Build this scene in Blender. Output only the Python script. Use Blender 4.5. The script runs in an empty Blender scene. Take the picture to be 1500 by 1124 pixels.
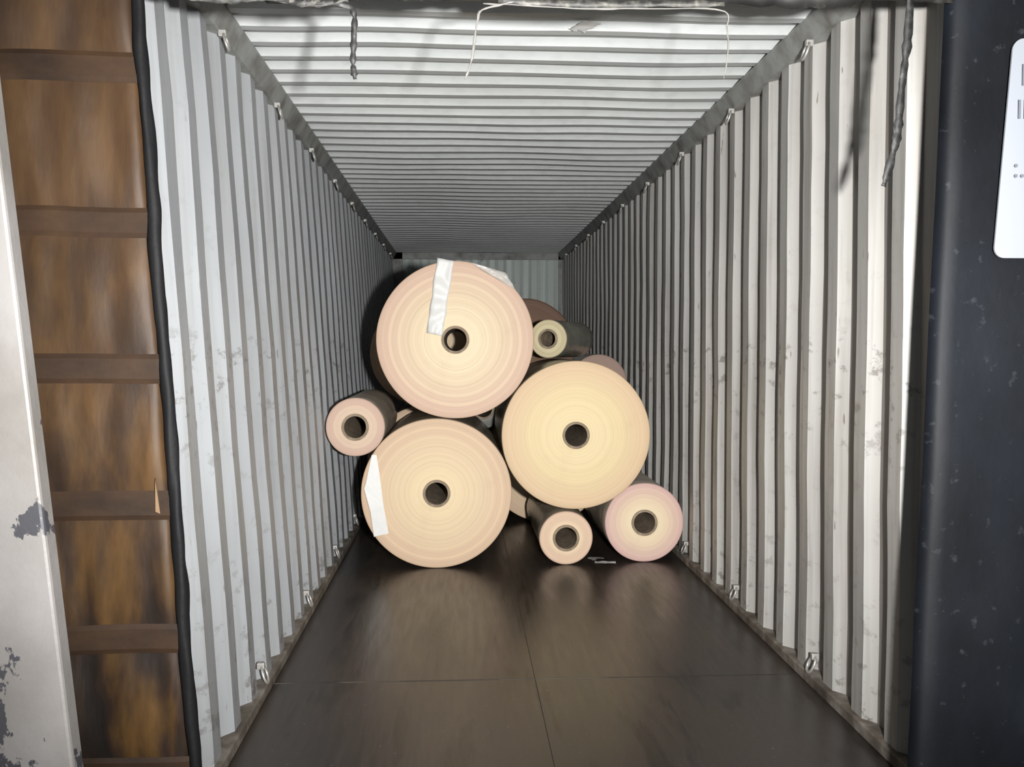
import bpy, bmesh, math, random
from mathutils import Vector, noise
random.seed(4)
sc = bpy.context.scene
sc.view_settings.view_transform = 'Standard'

# ------------------------------------------------------------------ helpers
def mat(name, base=(.5,.5,.5), rough=.5, metal=0.0):
    m = bpy.data.materials.new(name); m.use_nodes = True
    b = m.node_tree.nodes['Principled BSDF']
    b.inputs['Base Color'].default_value = (*base, 1)
    b.inputs['Roughness'].default_value = rough
    b.inputs['Metallic'].default_value = metal
    return m, m.node_tree, b

def ramp(nt, fac, stops):
    r = nt.nodes.new('ShaderNodeValToRGB')
    el = r.color_ramp.elements
    while len(el) < len(stops): el.new(.5)
    for e, (p, c) in zip(el, stops):
        e.position = p
        e.color = (*c, 1) if len(c) == 3 else c
    nt.links.new(fac, r.inputs[0]); return r.outputs[0]

def noise_tex(nt, vec, scale, detail=4, mapscale=None, rough=.55, loc=(0,0,0), dist=0.0):
    if mapscale is not None:
        mp = nt.nodes.new('ShaderNodeMapping'); mp.inputs['Scale'].default_value = mapscale
        mp.inputs['Location'].default_value = loc
        nt.links.new(vec, mp.inputs[0]); vec = mp.outputs[0]
    n = nt.nodes.new('ShaderNodeTexNoise')
    n.inputs['Scale'].default_value = scale; n.inputs['Detail'].default_value = detail
    n.inputs['Roughness'].default_value = rough; n.inputs['Distortion'].default_value = dist
    nt.links.new(vec, n.inputs['Vector']); return n.outputs['Fac']

def mix(nt, fac, a, b, mode='MIX'):
    n = nt.nodes.new('ShaderNodeMix'); n.data_type = 'RGBA'; n.blend_type = mode
    for s, v in ((0, fac), (6, a), (7, b)):
        if isinstance(v, (int, float)): n.inputs[s].default_value = v
        elif isinstance(v, tuple): n.inputs[s].default_value = (*v, 1)
        else: nt.links.new(v, n.inputs[s])
    return n.outputs[2]

def mth(nt, op, a, b=0.0):
    n = nt.nodes.new('ShaderNodeMath'); n.operation = op
    for s, v in ((0, a), (1, b)):
        if isinstance(v, (int, float)): n.inputs[s].default_value = v
        else: nt.links.new(v, n.inputs[s])
    return n.outputs[0]

def bump(nt, b, h, strength=.3, dist=.01):
    n = nt.nodes.new('ShaderNodeBump'); n.inputs['Strength'].default_value = strength
    n.inputs['Distance'].default_value = dist
    nt.links.new(h, n.inputs['Height']); nt.links.new(n.outputs[0], b.inputs['Normal'])

def coords(nt): return nt.nodes.new('ShaderNodeTexCoord').outputs['Object']

def mesh_obj(name, verts, faces, mats, smooth=False, parent=None, mi=None, loc=(0,0,0)):
    me = bpy.data.meshes.new(name); me.from_pydata(verts, [], faces); me.update()
    for m in (mats if isinstance(mats, (list, tuple)) else [mats]): me.materials.append(m)
    if mi:
        for p, i in zip(me.polygons, mi): p.material_index = i
    if smooth:
        for p in me.polygons: p.use_smooth = True
    o = bpy.data.objects.new(name, me); sc.collection.objects.link(o); o.location = loc
    if parent: o.parent = parent
    return o

def empty(name, loc=(0,0,0)):
    e = bpy.data.objects.new(name, None); e.location = loc; e.empty_display_size = .1
    sc.collection.objects.link(e); return e

def box(name, x0, x1, y0, y1, z0, z1, m, parent=None, bev=0.0):
    v = [(x,y,z) for x in (x0,x1) for y in (y0,y1) for z in (z0,z1)]
    f = [(0,1,3,2),(4,6,7,5),(0,4,5,1),(2,3,7,6),(0,2,6,4),(1,5,7,3)]
    o = mesh_obj(name, v, f, m, parent=parent)
    if bev:
        b = o.modifiers.new('b', 'BEVEL'); b.width = bev; b.segments = 2
    return o

# ------------------------------------------------------------------ dimensions
Y0, Y1, H = 2.75, 13.56, 2.65
XR = 1.41
def xl(z): return -0.77 - 0.0642*z
PITCH = .278

# ------------------------------------------------------------------ materials
def wall_mat(name, light, dirt_shade, rib_shade_amt, scuff=1.0, streakamt=.55, rough=.45):
    m, nt, b = mat(name, light, rough)
    c = coords(nt)
    big = noise_tex(nt, c, .9, 4)
    col = mix(nt, ramp(nt, big, [(.35,(0,0,0)),(.7,(1,1,1))]), light, tuple(v*.82 for v in light))
    streak = noise_tex(nt, c, 3.0, 6, (4, 7, .22))
    col = mix(nt, ramp(nt, streak, [(.48,(0,0,0)),(.76,(streakamt,)*3)]), col, dirt_shade)
    if scuff > 0:
        sep = nt.nodes.new('ShaderNodeSeparateXYZ'); nt.links.new(c, sep.inputs[0])
        band = ramp(nt, mth(nt, 'DIVIDE', sep.outputs[2], 2.65), [(0,(1,1,1)),(.05,(.5,)*3),(.3,(.12,)*3),(.46,(.6,)*3),(.50,(.65,)*3),(.54,(.12,)*3),(.9,(0.05,)*3)])
        sc1 = noise_tex(nt, c, 10.0, 8, (1.2, 1.2, 1.6), .7)
        sc2 = ramp(nt, sc1, [(.56,(0,0,0)),(.63,(scuff,)*3)])
        fac = mix(nt, 1.0, band, sc2, 'MULTIPLY')
        col = mix(nt, fac, col, (.10,.09,.08))
        s3 = noise_tex(nt, c, 16, 2, (1, 3.0, .5), .5, (2,7,1))
        col = mix(nt, ramp(nt, s3, [(.72,(0,0,0)),(.76,(.7,)*3)]), col, (.12,.10,.085))
    at = nt.nodes.new('ShaderNodeAttribute'); at.attribute_name = 'rib_shade'
    col = mix(nt, mth(nt, 'MULTIPLY', at.outputs['Fac'], rib_shade_amt), col, dirt_shade)  # rib shade painted into the colour, along with grime in the recesses
    nt.links.new(col, b.inputs['Base Color'])
    bump(nt, b, noise_tex(nt, c, 14, 4), .1, .005)
    return m
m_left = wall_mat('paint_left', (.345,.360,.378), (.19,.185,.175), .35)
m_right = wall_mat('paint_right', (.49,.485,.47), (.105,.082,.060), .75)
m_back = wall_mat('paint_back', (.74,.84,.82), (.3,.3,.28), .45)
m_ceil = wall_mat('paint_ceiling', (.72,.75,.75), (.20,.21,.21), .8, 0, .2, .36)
m_rail, nt, b = mat('rail_paint', (.40,.41,.41), .5)
c = coords(nt); nt.links.new(ramp(nt, noise_tex(nt, c, 7, 8), [(.3,(.13,.12,.11)),(.55,(.28,.29,.28)),(.8,(.36,.36,.36))]), b.inputs['Base Color'])
m_brail, nt, b = mat('bottom_rail_grime', (.40,.36,.3), .7)
c = coords(nt); nt.links.new(ramp(nt, noise_tex(nt, c, 9, 8), [(.3,(.05,.04,.03)),(.5,(.13,.11,.09)),(.7,(.28,.26,.23))]), b.inputs['Base Color'])

m_floor, nt, b = mat('floor_plywood', (.05,.04,.035), .4)
c = coords(nt)
g = noise_tex(nt, c, 4, 8, (9, .8, 1))
col = ramp(nt, g, [(.25,(.016,.013,.0115)),(.55,(.030,.024,.021)),(.8,(.047,.038,.032))])
big = noise_tex(nt, c, 1.0, 6, (1.4,.7,1), .55)
col = mix(nt, ramp(nt, big, [(.44,(0,0,0)),(.66,(.6,)*3)]), col, (.046,.032,.022))
stain = noise_tex(nt, c, 2.4, 5, (3.0,.55,1), .6, (3,1,0), .3)
col = mix(nt, ramp(nt, stain, [(.56,(0,0,0)),(.62,(.6,)*3)]), col, (.009,.007,.006))
scr = noise_tex(nt, c, 34, 3, (6, .45, 1))
col = mix(nt, ramp(nt, scr, [(.64,(0,0,0)),(.76,(.5,.5,.5))]), col, (.11,.098,.088))
scr2 = noise_tex(nt, c, 26, 3, (.5, 4, 1), .6)
col = mix(nt, ramp(nt, scr2, [(.68,(0,0,0)),(.76,(.3,.3,.3))]), col, (.11,.10,.09))
sp = noise_tex(nt, c, 70, 2)
col = mix(nt, ramp(nt, sp, [(.71,(0,0,0)),(.75,(.7,.7,.7))]), col, (.24,.22,.20))
nt.links.new(col, b.inputs['Base Color'])
nt.links.new(ramp(nt, g, [(.3,(.27,)*3),(.7,(.38,)*3)]), b.inputs['Roughness'])
bump(nt, b, g, .3, .003)
m_seam, nt, b = mat('floor_seam', (.012,.010,.009), .8)
m_seaml, nt, b = mat('floor_seam_worn', (.13,.11,.09), .6)
c = coords(nt); nt.links.new(ramp(nt, noise_tex(nt, c, 5, 5), [(.45,(.014,.011,.010)),(.65,(.10,.085,.07))]), b.inputs['Base Color'])

# ------------------------------------------------------------------ corrugated sheets
def breaks(a, bb, pitch, depth, flat, slope):
    pts = []; y = a
    while y < bb:
        for dy, d in ((0,0),(flat,0),(flat+slope,depth),(pitch-slope,depth)):
            if y+dy < bb: pts.append((y+dy, d))
        y += pitch
    pts.append((bb, pts[-1][1])); return pts

def sheet(name, pts, us, fn, m, depth):
    verts, att, faces = [], [], []
    n = len(us)
    for i in range(len(pts)-1):
        (s0,d0),(s1,d1) = pts[i], pts[i+1]
        base = len(verts)
        rec = 1.0 if (d0 > 0 and d1 > 0) else (0.0 if d0 != d1 else .35)  # painted rib shade: full on recessed flats, partial on inner flats
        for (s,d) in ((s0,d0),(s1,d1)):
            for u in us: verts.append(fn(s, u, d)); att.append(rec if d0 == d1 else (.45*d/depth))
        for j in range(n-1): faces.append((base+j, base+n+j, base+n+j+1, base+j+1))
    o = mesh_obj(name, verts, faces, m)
    a = o.data.attributes.new('rib_shade', 'FLOAT', 'POINT')
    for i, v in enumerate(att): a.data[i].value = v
    return o
pts = breaks(Y0, Y1, PITCH, .036, .092, .047)
zs = [H*i/16 for i in range(17)]
def dent(y, z, s): return .007*noise.noise(Vector((y*1.3+s, z*1.4, s))) + .003*noise.noise(Vector((y*4+s, z*4, s)))
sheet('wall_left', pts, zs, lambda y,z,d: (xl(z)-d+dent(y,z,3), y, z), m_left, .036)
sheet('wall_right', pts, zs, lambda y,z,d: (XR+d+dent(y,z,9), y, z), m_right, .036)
ptb = breaks(-1.0, XR+.04, .235, .03, .06, .05)
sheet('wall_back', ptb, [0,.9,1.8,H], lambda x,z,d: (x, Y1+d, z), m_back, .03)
ptc = breaks(Y0, Y1, .209, .026, .055, .045)
xs = [-.98 + i*(2.44/16) for i in range(17)]
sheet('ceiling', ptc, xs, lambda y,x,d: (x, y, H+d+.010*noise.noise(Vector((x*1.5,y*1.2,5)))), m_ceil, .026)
box('floor', -.84, XR+.04, Y0-.12, Y1, -.06, 0, m_floor)
# rails
tr = empty('trim_1')
XLt = xl(H)
mesh_obj('top_rail_left', [(XLt-.04,Y0,H+.02),(XLt+.055,Y0,H+.0),(XLt+.055,Y0,H-.012),(XLt+.018,Y0,H-.085),(XLt-.04,Y0,H-.085)]+
  [(XLt-.04,Y1,H+.02),(XLt+.055,Y1,H+.0),(XLt+.055,Y1,H-.012),(XLt+.018,Y1,H-.085),(XLt-.04,Y1,H-.085)],
  [(0,1,6,5),(1,2,7,6),(2,3,8,7),(3,4,9,8),(4,3,2,1,0)], m_rail, parent=tr)
mesh_obj('top_rail_right', [(XR+.04,Y0,H+.02),(XR-.055,Y0,H+.0),(XR-.055,Y0,H-.012),(XR-.018,Y0,H-.085),(XR+.04,Y0,H-.085)]+
  [(XR+.04,Y1,H+.02),(XR-.055,Y1,H+.0),(XR-.055,Y1,H-.012),(XR-.018,Y1,H-.085),(XR+.04,Y1,H-.085)],
  [(0,5,6,1),(1,6,7,2),(2,7,8,3),(3,8,9,4),(0,1,2,3,4)], m_rail, parent=tr)
box('back_header', XLt, XR, Y1-.05, Y1, H-.09, H, m_rail, tr)
box('back_post_left', -1.0, xl(1.3)+.05, Y1-.05, Y1, 0, H, m_rail, tr)
box('back_post_right', XR-.05, XR, Y1-.05, Y1, 0, H, m_rail, tr)
tb = empty('trim_2')
box('bottom_rail_left', xl(0)-.05, xl(0)+.018, Y0-.1, Y1, 0, .045, m_brail, tb, .006)
box('bottom_rail_right', XR-.02, XR+.05, Y0-.1, Y1, 0, .045, m_brail, tb, .006)
tf = empty('trim_3')
box('seam_long_center', .2985, .3015, Y0-.1, Y1, 0, .0006, m_seam, tf)
box('seam_cross_near', xl(0), XR, 3.898, 3.903, 0, .0010, m_seaml, tf)

# ------------------------------------------------------------------ lashing rings
m_ring, nt, b = mat('galvanised_wire', (.40,.39,.37), .45, .5)
def ring(loc, tilt, r=.028, roll=0.0):
    e = empty('lashing_ring', loc)
    vs, fs = [], []
    n, k = 28, 8
    for i in range(n):
        a = 2*math.pi*i/n
        for j in range(k):
            q = 2*math.pi*j/k
            rr = r + .0055*math.cos(q)
            vs.append((.0055*math.sin(q), rr*math.cos(a), rr*math.sin(a)*1.25))
    for i in range(n):
        for j in range(k):
            fs.append((i*k+j, ((i+1)%n)*k+j, ((i+1)%n)*k+(j+1)%k, i*k+(j+1)%k))
    o = mesh_obj('ring', vs, fs, m_ring, True, e); o.rotation_euler = (roll, tilt, 0)
    s = 1 if loc[0] > 0 else -1
    box('staple', min(0, s*.03), max(0, s*.03), -.012, .012, .02, .045, m_ring, e, .003)
y = Y0 + .185 + PITCH*3
while y < 13:
    ring((XR-.012, y, .085), .35, roll=.4)
    ring((xl(.08)+.012, y, .085), -.35, roll=-.3)
    ring((XR-.045, y+.05, H-.125), .3, .026, .3)
    ring((XLt+.045, y+.05, H-.125), -.3, .026, -.3)
    y += PITCH*4

# ------------------------------------------------------------------ rolls
def face_mat(R, inner, mid, outer, seed):
    m, nt, b = mat('film_face', mid, .55)
    c = coords(nt)
    sp = nt.nodes.new('ShaderNodeSeparateXYZ'); nt.links.new(c, sp.inputs[0])
    r = mth(nt, 'SQRT', mth(nt, 'ADD', mth(nt,'MULTIPLY',sp.outputs[0],sp.outputs[0]), mth(nt,'MULTIPLY',sp.outputs[2],sp.outputs[2])))
    wob = noise_tex(nt, c, 2.2, 2)
    rr = mth(nt, 'ADD', r, mth(nt, 'MULTIPLY', wob, .012))
    rn = mth(nt, 'DIVIDE', rr, R)
    col = ramp(nt, rn, [(0,inner),(.30,inner),(.62,mid),(.90,outer),(1,tuple(v*.93 for v in outer))])
    n1 = nt.nodes.new('ShaderNodeTexNoise'); n1.noise_dimensions = '1D'
    n1.inputs['Scale'].default_value = 34; n1.inputs['Detail'].default_value = 2
    nt.links.new(mth(nt,'ADD',rr,seed*3.1), n1.inputs['W'])
    col = mix(nt, ramp(nt, n1.outputs['Fac'], [(.45,(0,0,0)),(.68,(.3,)*3)]), col, tuple(min(1,v*1.08) for v in inner))
    n2 = nt.nodes.new('ShaderNodeTexNoise'); n2.noise_dimensions = '1D'
    n2.inputs['Scale'].default_value = 120; n2.inputs['Detail'].default_value = 3
    nt.links.new(mth(nt,'ADD',rr,seed*1.7), n2.inputs['W'])
    col = mix(nt, ramp(nt, n2.outputs['Fac'], [(.55,(0,0,0)),(.75,(.35,)*3)]), col, tuple(v*.72 for v in outer))
    col = mix(nt, ramp(nt, noise_tex(nt, c, 5, 6, rough=.65), [(.55,(0,0,0)),(.8,(.22,)*3)]), col, tuple(v*.75 for v in outer))
    nt.links.new(col, b.inputs['Base Color'])
    b.inputs['Specular IOR Level'].default_value = .2
    return m
def body_mat(base, rough=.25):
    m, nt, b = mat('film_wrap', base, rough)
    c = coords(nt)
    n = noise_tex(nt, c, 5, 6, (1, .7, 1), .6)
    nt.links.new(ramp(nt, n, [(.3, tuple(v*.6 for v in base)), (.6, base), (.8, tuple(min(1,v*1.6) for v in base))]), b.inputs['Base Color'])
    bump(nt, b, n, .6, .025); return m
m_body = body_mat((.38,.32,.24))
m_body2 = body_mat((.62,.53,.43), .32)
m_body3 = body_mat((.20,.20,.16), .25)
m_core, nt, b = mat('core_cardboard', (.30,.25,.19), .8)
c = coords(nt); nt.links.new(ramp(nt, noise_tex(nt, c, 25, 4), [(.3,(.17,.13,.09)),(.7,(.34,.27,.19))]), b.inputs['Base Color'])

def roll(X, Z, R, Yf, L, cols, bm=m_body, rot=(0,0), core=.080, wall=.016, seed=None):
    seed = random.random()*10 if seed is None else seed
    cols = [tuple(v*.95 + .05*(sum(cc)/3) for v in cc) for cc in cols]
    e = empty('film_roll', (X, Yf, Z))
    fm = face_mat(R, *cols, seed)
    S = 144
    prof = []
    nr = 26
    for i in range(nr+1):
        r = core + (R-.006-core)*i/nr
        prof.append((r, .0012*noise.noise(Vector((r*22, seed, 0))), 0))
    prof += [(R-.002, .002, 0), (R, .008, 1)]
    for i in range(1, 9): prof.append((R, .008+(L-.016)*i/8, 1))
    prof += [(R-.006, L, 1), (core, L, 0)]
    vs, fs, mi = [], [], []
    for k, (r, yy, _) in enumerate(prof):
        for j in range(S):
            a = 2*math.pi*j/S
            w = 1 + (.006*noise.noise(Vector((math.cos(a)*1.5, math.sin(a)*1.5, seed)))*(r/R)**3)
            vs.append((r*w*math.cos(a), yy, r*w*math.sin(a)))
    for k in range(len(prof)-1):
        for j in range(S):
            fs.append((k*S+j, k*S+(j+1)%S, (k+1)*S+(j+1)%S, (k+1)*S+j)); mi.append(prof[k][2])
    mesh_obj('film_layers', vs, fs, [fm, bm], True, e, mi)
    pr = [(core, -.006), (core-.002,-.009), (core-wall+.002,-.009), (core-wall,-.006), (core-wall, L+.006), (core, L+.006), (core,-.006)]
    vs, fs = [], []; S2 = 72
    for (r, yy) in pr:
        for j in range(S2):
            a = 2*math.pi*j/S2; vs.append((r*math.cos(a), yy, r*math.sin(a)))
    for k in range(len(pr)-1):
        for j in range(S2): fs.append((k*S2+j, k*S2+(j+1)%S2, (k+1)*S2+(j+1)%S2, (k+1)*S2+j))
    mesh_obj('core_tube', vs, fs, m_core, False, e)
    e.rotation_euler = (rot[0], 0, rot[1])
    return e
TAN = ((.71,.57,.36),(.65,.50,.33),(.60,.43,.295))
YEL = ((.72,.59,.35),(.68,.54,.31),(.63,.46,.29))
PNK = ((.68,.54,.38),(.60,.45,.34),(.54,.375,.30))
YF = 5.9
rA = roll(-.033, 1.397, .475, YF-.03, 1.25, ((.74,.62,.42),(.65,.51,.35),(.59,.41,.31)), core=.084)
rB = roll(-.149, .460, .459, YF, 1.25, TAN, core=.084)
rC = roll(.705, .812, .457, YF, 1.2, YEL, core=.084)
rD = roll(.650, .168, .167, YF+.05, 1.15, ((.72,.57,.38),(.67,.51,.35),(.60,.42,.31)), core=.083)
rE = roll(1.150, .250, .249, YF+.1, 1.1, ((.76,.65,.43),(.68,.53,.38),(.59,.39,.35)), bm=m_body2, core=.083)
rF = roll(-.640, .868, .178, YF, 1.15, PNK, bm=m_body2, core=.082)
rH = roll(.590, 1.408, .130, YF+.65, .75, ((.64,.57,.35),(.62,.55,.35),(.54,.46,.29)), bm=m_body3, rot=(0,-.38), core=.068)
Y2 = 7.42
roll(.66, .48, .48, Y2, 1.2, TAN)
roll(-.27, .452, .45, Y2+.05, 1.2, TAN)
BRN = ((.15,.080,.042),(.13,.066,.036),(.11,.056,.034))
roll(.50, 1.345, .38, Y2+.05, 1.2, BRN)
roll(1.06, 1.075, .22, Y2, 1.1, ((.36,.25,.19),(.34,.23,.18),(.34,.23,.19)))
roll(.17, .885, .15, Y2-.1, 1.2, ((.3,.3,.26),(.2,.2,.18),(.12,.12,.11)))
roll(-.30, 1.30, .40, Y2+.1, 1.2, TAN)

# ------------------------------------------------------------------ paper flaps and scraps
m_paper, nt, b = mat('white_paper', (.68,.68,.67), .5)
c = coords(nt); bump(nt, b, noise_tex(nt, c, 12, 4), .4, .01)
m_clear, nt, b = mat('clear_film_scrap', (.75,.72,.68), .25); b.inputs['Alpha'].default_value = .5
def patch(name, quad, nx, nz, m, amp, Yb, th=.0015, curl=0.0, seed=0):
    vs, fs = [], []
    for i in range(nz+1):
        v = i/nz
        for j in range(nx+1):
            u = j/nx
            x = (quad[0][0]*(1-u)+quad[1][0]*u)*(1-v) + (quad[3][0]*(1-u)+quad[2][0]*u)*v
            z = (quad[0][1]*(1-u)+quad[1][1]*u)*(1-v) + (quad[3][1]*(1-u)+quad[2][1]*u)*v
            x += .008*noise.noise(Vector((v*5, seed, u)))
            yy = Yb - amp*abs(noise.noise(Vector((u*1.7+seed, v*4, seed)))) - curl*(u-.3)**2
            vs.append((x, yy, z))
    for i in range(nz):
        for j in range(nx): a = i*(nx+1)+j; fs.append((a, a+1, a+nx+2, a+nx+1))
    o = mesh_obj(name, vs, fs, m, True)
    s = o.modifiers.new('s', 'SOLIDIFY'); s.thickness = th
    return o
patch('paper_flap', [(-.140,1.888),(-.040,1.868),(-.112,1.420),(-.205,1.438)], 8, 24, m_paper, .035, YF-.045, seed=1)
vs = [(-.540,0,.700),(-.512,.0,.700),(-.492,-.015,.58),(-.575,-.02,.53),(-.470,-.02,.40),(-.585,-.03,.50),(-.440,-.012,.222),(-.528,-.02,.205),(-.548,-.03,.36)]
o = mesh_obj('paper_flap', vs, [(0,1,2,3),(3,2,4,5),(5,4,8),(8,4,6,7)], m_paper, loc=(0,YF-.012,0))
s = o.modifiers.new('s','SOLIDIFY'); s.thickness = .0015
patch('clear_film_scrap', [(.06,1.862),(.27,1.80),(.33,1.70),(.12,1.82)], 10, 6, m_clear, .05, YF-.04, seed=7)
def scrap(name, x, y, z, w, l, rz, m, seed):
    vs, fs = [], []
    for i in range(7):
        for j in range(7):
            u, v = i/6-.5, j/6-.5
            vs.append((u*w, v*l, .004+.012*abs(noise.noise(Vector((u*5+seed, v*5, seed))))))
    for i in range(6):
        for j in range(6): a = i*7+j; fs.append((a, a+7, a+8, a+1))
    o = mesh_obj(name, vs, fs, m, True, loc=(x,y,z)); o.rotation_euler[2] = rz
    return o
scrap('paper_scrap', .90, 5.98, 0, .13, .05, -.1, m_paper, 2)
scrap('paper_scrap', .86, 6.1, 0, .10, .06, .5, m_clear, 8)
o = scrap('paper_scrap', .50, 3.92, H-.002, .08, .12, .5, m_paper, 3); o.rotation_euler[0] = math.pi

# ------------------------------------------------------------------ dock seal pads
m_brown, nt, b = mat('seal_vinyl_brown', (.25,.13,.05), .55)
c = coords(nt)
sep = nt.nodes.new('ShaderNodeSeparateXYZ'); nt.links.new(c, sep.inputs[0])
v1 = noise_tex(nt, c, 4.0, 4, (3.2, 1, .9), .5, dist=.15)
low = ramp(nt, mth(nt,'DIVIDE', sep.outputs[2], 2.4), [(.15,(1,1,1)),(.75,(0,0,0))])
worn = ramp(nt, v1, [(.36,(.008,.006,.005)),(.48,(.022,.012,.007)),(.58,(.050,.026,.009)),(.72,(.090,.046,.013))])
plain = ramp(nt, v1, [(.30,(.034,.019,.011)),(.5,(.050,.027,.013)),(.70,(.072,.039,.017))])
col = mix(nt, low, plain, worn)
v2 = noise_tex(nt, c, 1.7, 5, None, .6, (5,0,2))
col = mix(nt, ramp(nt, v2, [(.45,(0,0,0)),(.68,(.7,)*3)]), col, (.022,.014,.010))
nt.links.new(col, b.inputs['Base Color'])
bump(nt, b, v1, .2, .02)
b.inputs['Specular IOR Level'].default_value = .25
m_band, nt, b = mat('seal_band_brown', (.14,.08,.045), .55)
c = coords(nt); nt.links.new(ramp(nt, noise_tex(nt, c, 5, 6, (1,1,2)), [(.3,(.020,.012,.008)),(.6,(.040,.022,.012)),(.8,(.056,.031,.015))]), b.inputs['Base Color'])
bump(nt, b, noise_tex(nt, c, 14, 4), .2, .006)
b.inputs['Specular IOR Level'].default_value = .25
m_blk, nt, b = mat('seal_rubber_black', (.008,.008,.009), .6)
c = coords(nt); bump(nt, b, noise_tex(nt, c, 14, 3), .3, .01)
b.inputs['Specular IOR Level'].default_value = .15

def padx(z): return -.743 - (z-.244)*.06
sl = empty('dock_seal_pad')
bands = [2.10, 1.69, 1.30, .93, .565, .20, -.15, 2.53]
vs, fs = [], []
nx, nz = 50, 220
for i in range(nz+1):
    z = -.25 + 3.2*i/nz
    dmin = min(abs(z-bz) for bz in bands)
    puff = .008*min(1, max(0, dmin-.04)/.10)**.7
    for j in range(nx+1):
        u = j/nx
        x = -1.75 + u*(padx(z)+1.75)
        wr = .012*noise.noise(Vector((x*9+z*1.0, z*2.0, 1))) + .005*noise.noise(Vector((x*22, z*3, 4)))
        edge = .015*max(0, (u-.97)/.03)**2
        vs.append((x, 2.655 - puff + wr*min(1, dmin/.1) + edge, z))
for i in range(nz):
    for j in range(nx): a = i*(nx+1)+j; fs.append((a, a+1, a+nx+2, a+nx+1))
o = mesh_obj('pad_face', vs, fs, m_brown, True, sl)
s = o.modifiers.new('s', 'SOLIDIFY'); s.thickness = .07; s.offset = -1
for k, bz in enumerate(bands):
    vs, fs = [], []
    for i in range(7):
        z = bz - .040 + .080*i/6
        for j in range(41):
            x = -1.75 + (padx(z)+1.75)*j/40
            vs.append((x, 2.645 + (.005 if i in (0,6) else 0) + .002*noise.noise(Vector((x*6, z*5, k))) , z + .006*noise.noise(Vector((x*4, k, 2)))))
    for i in range(6):
        for j in range(40): a = i*41+j; fs.append((a, a+1, a+42, a+41))
    mesh_obj('band_%d' % k, vs, fs, m_band, False, sl)
def tube(name, path, r, m, parent=None, k=12, wob=0.0):
    vs, fs = [], []
    for i, p in enumerate(path):
        for j in range(k):
            a = 2*math.pi*j/k
            rr = r*(1+wob*noise.noise(Vector((i*.25, math.cos(a), math.sin(a)))))
            vs.append((p[0]+rr*math.cos(a), p[1]+rr*math.sin(a), p[2]))
    for i in range(len(path)-1):
        for j in range(k): fs.append((i*k+j, i*k+(j+1)%k, (i+1)*k+(j+1)%k, (i+1)*k+j))
    return mesh_obj(name, vs, fs, m, True, parent)
path = [(padx(z)+.012+.006*noise.noise(Vector((z*3,0,0))), 2.655, z) for z in [-.25+3.2*i/120 for i in range(121)]]
tube('edge_piping', path, .017, m_blk, sl, wob=.35)
m_wood, nt, b = mat('torn_tab', (.26,.17,.10), .7)
mesh_obj('torn_tab', [(-.818,2.63,1.00),(-.812,2.62,1.01),(-.806,2.63,.91),(-.820,2.635,.915)], [(0,1,2,3)], m_wood, parent=sl)

m_navy, nt, b = mat('seal_vinyl_dark', (.02,.023,.032), .6)
c = coords(nt)
n1 = noise_tex(nt, c, 3, 6, (1,1,.6))
col = ramp(nt, n1, [(.35,(.0026,.0032,.0048)),(.65,(.0075,.0095,.0135)),(.8,(.016,.019,.025))])
n2 = noise_tex(nt, c, 30, 3)
col = mix(nt, ramp(nt, n2, [(.64,(0,0,0)),(.76,(.35,)*3)]), col, (.06,.066,.078))
nt.links.new(col, b.inputs['Base Color']); bump(nt, b, n1, .3, .02)
b.inputs['Specular IOR Level'].default_value = .2
def padr(z): return 1.267 + .0327*z
sr = empty('dock_seal_pad')
vs, fs = [], []
for i in range(101):
    z = -.25 + 3.2*i/100
    for j in range(25):
        u = j/24; x = padr(z) + u*(2.1-padr(z))
        vs.append((x, 2.64 + .025*max(0,(.06-u)/.06)**2 + .006*noise.noise(Vector((x*5, z*2.5, 8))), z))
for i in range(100):
    for j in range(24): a = i*25+j; fs.append((a, a+1, a+26, a+25))
o = mesh_obj('pad_face', vs, fs, m_navy, True, sr)
s = o.modifiers.new('s', 'SOLIDIFY'); s.thickness = .07; s.offset = -1
# label placard, fixed to the right pad
m_label, nt, b = mat('placard_white', (.27,.29,.325), .5)
m_ink, nt, b = mat('placard_ink', (.13,.14,.17), .6)
pl = empty('placard_sign', (1.470, 2.615, 1.603))
w, h, r = .42, .60, .03
vs = []
for cx, cz, a0 in ((w-r,h-r,0),(r,h-r,90),(r,r,180),(w-r,r,270)):
    for q in range(7):
        a = math.radians(a0+15*q); vs.append((cx+r*math.cos(a), 0, cz+r*math.sin(a)))
o = mesh_obj('card', vs, [tuple(range(len(vs)))], m_label, parent=pl)
s = o.modifiers.new('s','SOLIDIFY'); s.thickness = .006
for v in o.data.vertices: v.co.x += .045*v.co.z/h
def text(body, x, z, size):
    cu = bpy.data.curves.new('lettering', 'FONT'); cu.body = body; cu.size = size; cu.extrude = .001
    t = bpy.data.objects.new('lettering', cu); sc.collection.objects.link(t); t.parent = pl
    t.location = (x, -.009, z); t.rotation_euler = (math.pi/2, 0, 0); cu.materials.append(m_ink)
text('D', .060, .47, .085); text('llli', .052, .38, .075); text(':.', .045, .22, .08)

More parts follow.
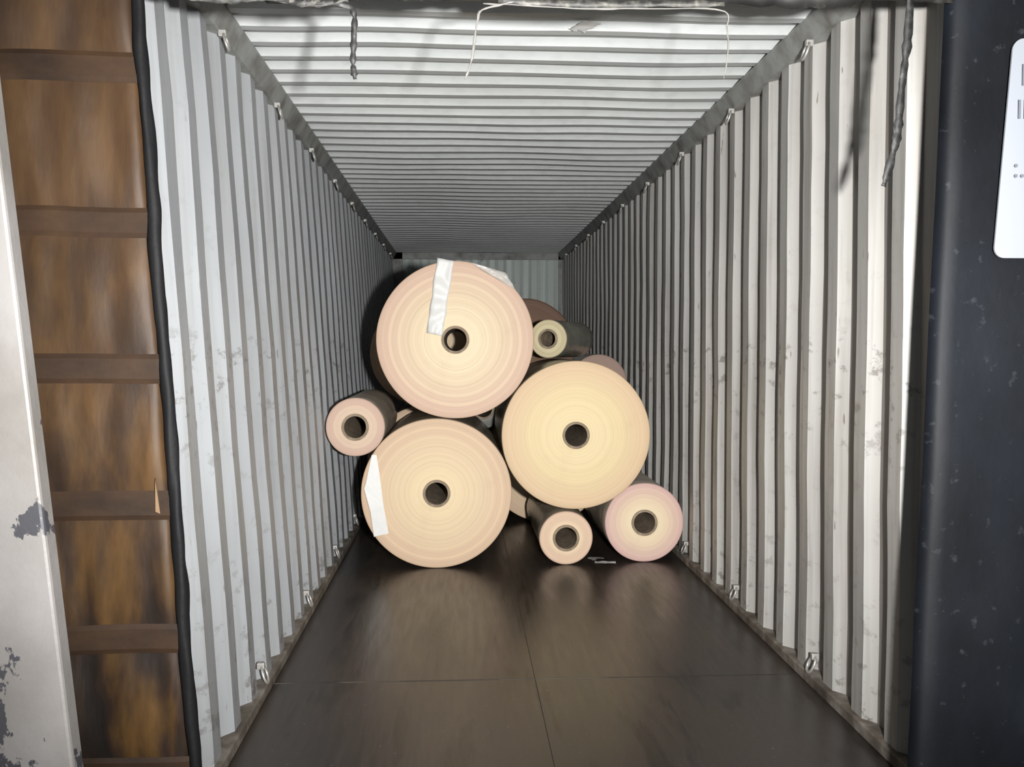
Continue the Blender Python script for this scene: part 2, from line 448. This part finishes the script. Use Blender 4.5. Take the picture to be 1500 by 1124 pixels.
# head curtain (ragged lower hem)
m_head, nt, b = mat('head_curtain', (.09,.085,.08), .6)
c = coords(nt); nt.links.new(ramp(nt, noise_tex(nt, c, 9, 6, rough=.65), [(.38,(.004,.004,.004)),(.58,(.014,.013,.012)),(.74,(.07,.068,.06))]), b.inputs['Base Color'])
hc = empty('dock_head_curtain')
vs, fs = [], []
nx = 200
for j in range(nx+1):
    x = -.835 + 2.165*j/nx
    zb = 2.272 + .012*noise.noise(Vector((x*5, 0, 0))) + .008*noise.noise(Vector((x*22, 1, 0))) - (.012 if -.5<x<-.25 else 0)
    if x > 1.0: zb += .02*min(1,(x-1.0)/.1)
    for q, z in enumerate((zb, zb+.03, zb+.2, 3.0)):
        vs.append((x, 2.60 - .012*(q==1) + .006*noise.noise(Vector((x*4, z, 2))), z))
for j in range(nx):
    for q in range(3): a = j*4+q; fs.append((a, a+4, a+5, a+1))
o = mesh_obj('curtain', vs, fs, m_head, True, hc)
s = o.modifiers.new('s','SOLIDIFY'); s.thickness = .015; s.offset = 1
m_strip, nt, b = mat('torn_strip_dark', (.07,.068,.065), .6)
c = coords(nt); nt.links.new(ramp(nt, noise_tex(nt, c, 35, 4), [(.4,(.008,.008,.008)),(.6,(.03,.03,.03)),(.72,(.13,.13,.13))]), b.inputs['Base Color'])
m_thread, nt, b = mat('torn_strip_pale', (.16,.155,.145), .6)
m_rag, nt, b = mat('hem_rag', (.10,.095,.09), .6)
c = coords(nt); nt.links.new(ramp(nt, noise_tex(nt, c, 30, 5), [(.4,(.02,.02,.02)),(.55,(.07,.068,.06)),(.68,(.18,.17,.155))]), b.inputs['Base Color'])
def ribbon(name, pts, w, m):
    P = [Vector(p) for p in pts]; out = []
    for i in range(len(P)-1):
        p0, p1, p2, p3 = P[max(0,i-1)], P[i], P[i+1], P[min(len(P)-1,i+2)]
        for s_ in range(8):
            t = s_/8
            out.append(.5*((2*p1)+(p2-p0)*t+(2*p0-5*p1+4*p2-p3)*t*t+(3*p1-p0-3*p2+p3)*t**3))
    out.append(P[-1]); vs, fs = [], []
    for i, p in enumerate(out):
        d = (out[min(i+1,len(out)-1)]-out[max(i-1,0)]).normalized()
        side = d.cross(Vector((0,1,0)))
        side = Vector((1,0,0)) if side.length < .01 else side.normalized()
        ww = w*(.75+.6*noise.noise(Vector((i*.5, w*100, 0)))) * (1 if i < len(out)-3 else .6)
        off = Vector((0, .006*noise.noise(Vector((i*.4,3,0))), 0))
        vs += [tuple(p-side*ww/2+off), tuple(p+side*ww/2-off)]
    for i in range(len(out)-1): fs.append((2*i, 2*i+1, 2*i+3, 2*i+2))
    o = mesh_obj(name, vs, fs, m, True, hc); s = o.modifiers.new('s','SOLIDIFY'); s.thickness = .003
    return o
Yr = 2.575
ribbon('hanging_strip_a', [(-.50,Yr,2.265),(-.42,Yr,2.25),(-.34,Yr,2.252),(-.28,Yr,2.235),(-.276,Yr,2.17),(-.279,Yr,2.10),(-.274,Yr,2.055)], .020, m_strip)
ribbon('hanging_strip_b', [(.14,Yr,2.262),(.06,Yr,2.24),(.045,Yr,2.21),(.036,Yr,2.15),(.028,Yr,2.10),(.012,Yr,2.06)], .007, m_thread)
ribbon('hanging_strip_c', [(.06,Yr,2.256),(.3,Yr,2.248),(.5,Yr,2.25),(.69,Yr,2.25),(.708,Yr,2.20),(.709,Yr,2.13),(.70,Yr,2.07)], .004, m_thread)
ribbon('hanging_strip_d', [(1.205,Yr,2.32),(1.198,Yr,2.18),(1.184,Yr,2.05),(1.174,Yr,1.93),(1.158,Yr,1.86),(1.138,Yr,1.79)], .028, m_strip)
ribbon('hem_rag_a', [(-.70,Yr,2.262),(-.60,Yr,2.254),(-.50,Yr,2.260),(-.38,Yr,2.25),(-.29,Yr,2.258)], .026, m_rag)
ribbon('hem_rag_b', [(.10,Yr,2.266),(.3,Yr,2.258),(.5,Yr,2.262),(.70,Yr,2.266)], .022, m_rag)

# white peeling door leaf at far left
m_peel, nt, b = mat('peeling_white_paint', (.3,.29,.28), .5)
c = coords(nt)
n1 = noise_tex(nt, c, 5.5, 7, (1.3,1,.9), .62)
sp = nt.nodes.new('ShaderNodeSeparateXYZ'); nt.links.new(c, sp.inputs[0])
low = ramp(nt, mth(nt,'DIVIDE', sp.outputs[2], 2.0), [(.1,(1,1,1)),(.8,(0,0,0))])
thr = mth(nt, 'ADD', n1, mth(nt, 'MULTIPLY', low, .13))
base = ramp(nt, noise_tex(nt, c, 3, 5), [(.3,(.23,.215,.20)),(.6,(.33,.315,.31))])
col = mix(nt, ramp(nt, thr, [(.635,(0,0,0)),(.645,(1,1,1))]), base, (.07,.07,.08))
nt.links.new(col, b.inputs['Base Color']); bump(nt, b, noise_tex(nt, c, 12, 5), .3, .01)
vs = []
def dx(z): return -.902 - (z-.38)*.099
for yy in (2.27, 2.33):
    for z in (-.25, 3.0): vs += [(-1.75,yy,z),(dx(z),yy,z)]
o = mesh_obj('dock_door_leaf', vs, [(0,1,3,2),(4,6,7,5),(1,5,7,3),(0,2,6,4),(0,4,5,1),(2,3,7,6)], m_peel)
bv = o.modifiers.new('b','BEVEL'); bv.width = .008; bv.segments = 2

# ------------------------------------------------------------------ lights
def aim(o, loc, target):
    o.location = loc; o.rotation_euler = (Vector(target)-Vector(loc)).to_track_quat('-Z','Y').to_euler()
l = bpy.data.lights.new('dock_spot_lamp', 'SPOT'); l.energy = 1800; l.color = (1,.985,.955)
l.spot_size = math.radians(82); l.spot_blend = 1.0; l.shadow_soft_size = .05
o = bpy.data.objects.new('dock_spot_lamp', l); sc.collection.objects.link(o); aim(o, (.36, -.3, 1.38), (.30, 6, 1.8))
l = bpy.data.lights.new('added_fill_light', 'AREA'); l.shape = 'DISK'; l.size = 1.2; l.energy = 60; l.color = (1,.97,.92)  # unseen fill added behind the camera to lift the seal pads
o = bpy.data.objects.new('added_fill_light', l); sc.collection.objects.link(o); aim(o, (.2, -4, 4), (.2, 5, 1))
w = bpy.data.worlds.new('world'); sc.world = w; w.use_nodes = True
w.node_tree.nodes['Background'].inputs[0].default_value = (.85,.9,1,1)
w.node_tree.nodes['Background'].inputs[1].default_value = .05

# ------------------------------------------------------------------ camera
cd = bpy.data.cameras.new('camera'); cam = bpy.data.objects.new('camera', cd); sc.collection.objects.link(cam)
cd.sensor_width = 36; cd.lens = 1420*36/1500; cd.clip_start = .05
cam.location = (0,0,1.36)
cam.rotation_euler = (math.radians(90-2.22), 0, -math.radians(3.02))
sc.camera = cam
